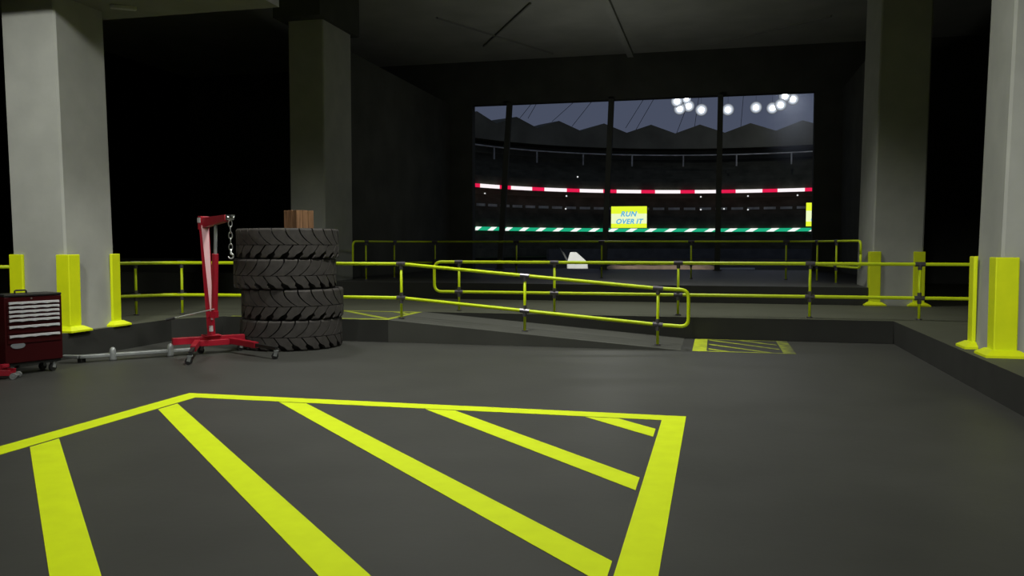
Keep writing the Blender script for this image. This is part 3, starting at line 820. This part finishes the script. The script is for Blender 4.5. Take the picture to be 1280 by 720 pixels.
# small lamps dotted along the stands
wl = emis('small_lamp_glow', (.9, .92, .9), .9)
for px, py in ((722, 221), (695, 260), (707, 261), (905, 261), (606, 260), (606, 242), (876, 246), (876, 262), (935, 245), (997, 244), (935, 262), (708, 245)):
    p = at_depth(px, py, 113)
    bm = bmesh.new(); lathe(bm, [(.02, -.09), (.09, -.05), (.11, .05), (.04, .09)], 10, (0, 0, 0), 'y'); o = new_obj('stand_lamp', bm, wl); o.location = p
    tag(o, 'tiny white lamp twinkling among the dark stadium stands', 'lamp', 'tiny lamps in the stands')

# things on the arena floor
t = empty('canopy_tent', (-9.72, 60.0, 0), .16, 'white tapered canopy standing on the arena floor beyond the gate', 'tent')
bm = bmesh.new()
lo = [(-.72, -.6), (.78, -.6), (.78, .6), (-.72, .6)]; hi = [(-.50, -.3), (-.06, -.3), (-.06, .3), (-.50, .3)]
a_ = [bm.verts.new((x, y, .02)) for x, y in lo]; b_ = [bm.verts.new((x*.98-.02, y*.95, .5)) for x, y in lo]; c_ = [bm.verts.new((x, y, 1.22)) for x, y in hi]
for R0, R1 in ((a_, b_), (b_, c_)):
    for k in range(4): bm.faces.new((R0[k], R0[(k+1) % 4], R1[(k+1) % 4], R1[k]))
bm.faces.new(list(reversed(a_))); bm.faces.new(c_); new_obj('canopy', bm, M['canopy'], t, bevel=.06)
for q in ((-1.25, -.3, 1.55), (-1.0, .1, 1.25)):
    bm = bmesh.new(); tube(bm, [(-.55, -.35, .3), q], [.08, .02], 6); new_obj('stay_pole', bm, M['barrier'], t)
bm = bmesh.new()
prof = [(-.9, 0), (-.5, .26), (.5, .30), (.9, 0)]
for i in range(25):
    x = -3.9+7.8*i/24
    row = [bm.verts.new((x, y, max(0, z_+(random.uniform(-.03, .03) if z_ else 0))*(1 if 0 < i < 24 else .4))) for y, z_ in prof]
    if i:
        for k in range(3): bm.faces.new((prev[k], row[k], row[k+1], prev[k+1]))
        bm.faces.new((prev[3], row[3], row[0], prev[0]))
    prev = row
o = new_obj('earth_mound', bm, M['mound']); o.location = (-3.75, 60.3, 0); o.rotation_euler = (0, 0, TH)
o.data.materials[0] = M['mound']; tag(o, 'low long brown earth bank on the arena floor beyond the gate', 'earth bank')
bm = bmesh.new(); bx(bm, -1.3, 1.3, -.15, .15, 0, .12); o = new_obj('ground_slab', bm, M['canopy'], bevel=.02); o.location = (1.4, 61.5, 0); o.rotation_euler = (0, 0, TH)
tag(o, 'small pale slab lying on arena floor right of the brown bank', 'slab')
bm = bmesh.new(); ring_band(bm, [(24.6, 0), (25.0, 0), (25.0, 1.25), (24.6, 1.25)], -60, 60, 60); tag(new_obj('arena_barrier', bm, M['barrier']), 'dark low barrier wall curving in front of the lowest stand', 'barrier')

# ------------------------------------------------------------------ light
w = bpy.data.worlds.new('dusk'); SC.world = w; w.use_nodes = True
nt = w.node_tree; bg = nt.nodes['Background']
tc = nt.nodes.new('ShaderNodeTexCoord'); sx = nt.nodes.new('ShaderNodeSeparateXYZ'); cr = nt.nodes.new('ShaderNodeValToRGB')
nt.links.new(tc.outputs['Generated'], sx.inputs[0]); nt.links.new(sx.outputs['Z'], cr.inputs['Fac'])
cr.color_ramp.elements[0].position = 0; cr.color_ramp.elements[0].color = (*lin((74, 80, 98)), 1)
cr.color_ramp.elements[1].position = .5; cr.color_ramp.elements[1].color = (*lin((62, 70, 88)), 1)
nt.links.new(cr.outputs['Color'], bg.inputs['Color']); bg.inputs['Strength'].default_value = 1

def area(name, loc, size, power, target=None, color=(1, 1, .96)):
    l = bpy.data.lights.new(name, 'AREA'); l.energy = power; l.size = size; l.color = color
    o = bpy.data.objects.new(name, l); COL.objects.link(o); o.location = loc
    if target: o.rotation_euler = (V(target)-V(loc)).to_track_quat('-Z', 'Y').to_euler()
    return o
def spot(name, loc, target, power, cone, blend=1.0, size=.4, color=(1, 1, .95)):
    l = bpy.data.lights.new(name, 'SPOT'); l.energy = power; l.spot_size = math.radians(cone); l.spot_blend = blend; l.shadow_soft_size = size; l.color = color
    o = bpy.data.objects.new(name, l); COL.objects.link(o); o.location = loc
    o.rotation_euler = (V(target)-V(loc)).to_track_quat('-Z', 'Y').to_euler()
    return o
LP = dict(A=2600, B=1420, C=1540, D=850, E=1640, G=760, H=72, I=1200, J=3000, K=500)  # fitted powers of unseen lights; several are added fill
spot('unseen_spot', (-3.9, 11.2, 8.6), (-3.9, 11.0, 0), LP['A'], 100)
spot('unseen_spot', (-7.5, 5.0, 8.0), (-10.2, 11, 3.0), LP['B'], 50)
spot('unseen_spot', (-.5, 18.0, 8.6), (-.5, 17.6, 0), LP['C'], 100, size=.6)
spot('unseen_spot', (-2.0, 7.0, 7.5), (3.6, 11.5, 3.6), LP['D'], 48)  # aimed to brighten the nearest right pillar
spot('unseen_spot', (-1.5, 4.5, 8.6), (-1.5, 4.5, 0), LP['E'], 125)
spot('unseen_spot', (-5.5, -3.0, 7.0), (-9.4, 11.0, .8), LP['I'], 36)  # fill added behind the camera for the left guard fronts
spot('unseen_spot', (-1.0, -3.0, 7.0), (3.2, 11.0, .8), LP['J'], 34)  # same added fill for the right guard and pillar fronts
spot('unseen_spot', (-2.5, 8.5, 7.0), (-9.7, 11.7, .8), LP['K'], 30)  # extra spot added to brighten the left guard's inner side
spot('unseen_spot', (-9.0, 16.0, 8.6), (-8.6, 15.0, 0), LP['G'], 100)
l = bpy.data.lights.new('passage_fill', 'POINT'); l.energy = LP['H']; l.shadow_soft_size = .3; l.color = (1, 1, .95)  # unseen point light added to lift the ceiling and passage walls
o = bpy.data.objects.new('passage_fill', l); COL.objects.link(o); o.location = (-3.2, 25.5, 4.2)
# unseen spots added to brighten the white canopy and the earth bank
spot('arena_fill_spot', (-4.0, 40.0, 18.0), (-9.72, 60.0, .5), 24000, 5.5, .4, .3)
spot('arena_fill_spot', (-2.0, 40.0, 18.0), (-3.75, 60.3, .1), 9000, 17, .6, .3)
SC.cycles.max_bounces = 8
SC.cycles.sample_clamp_indirect = 2.0
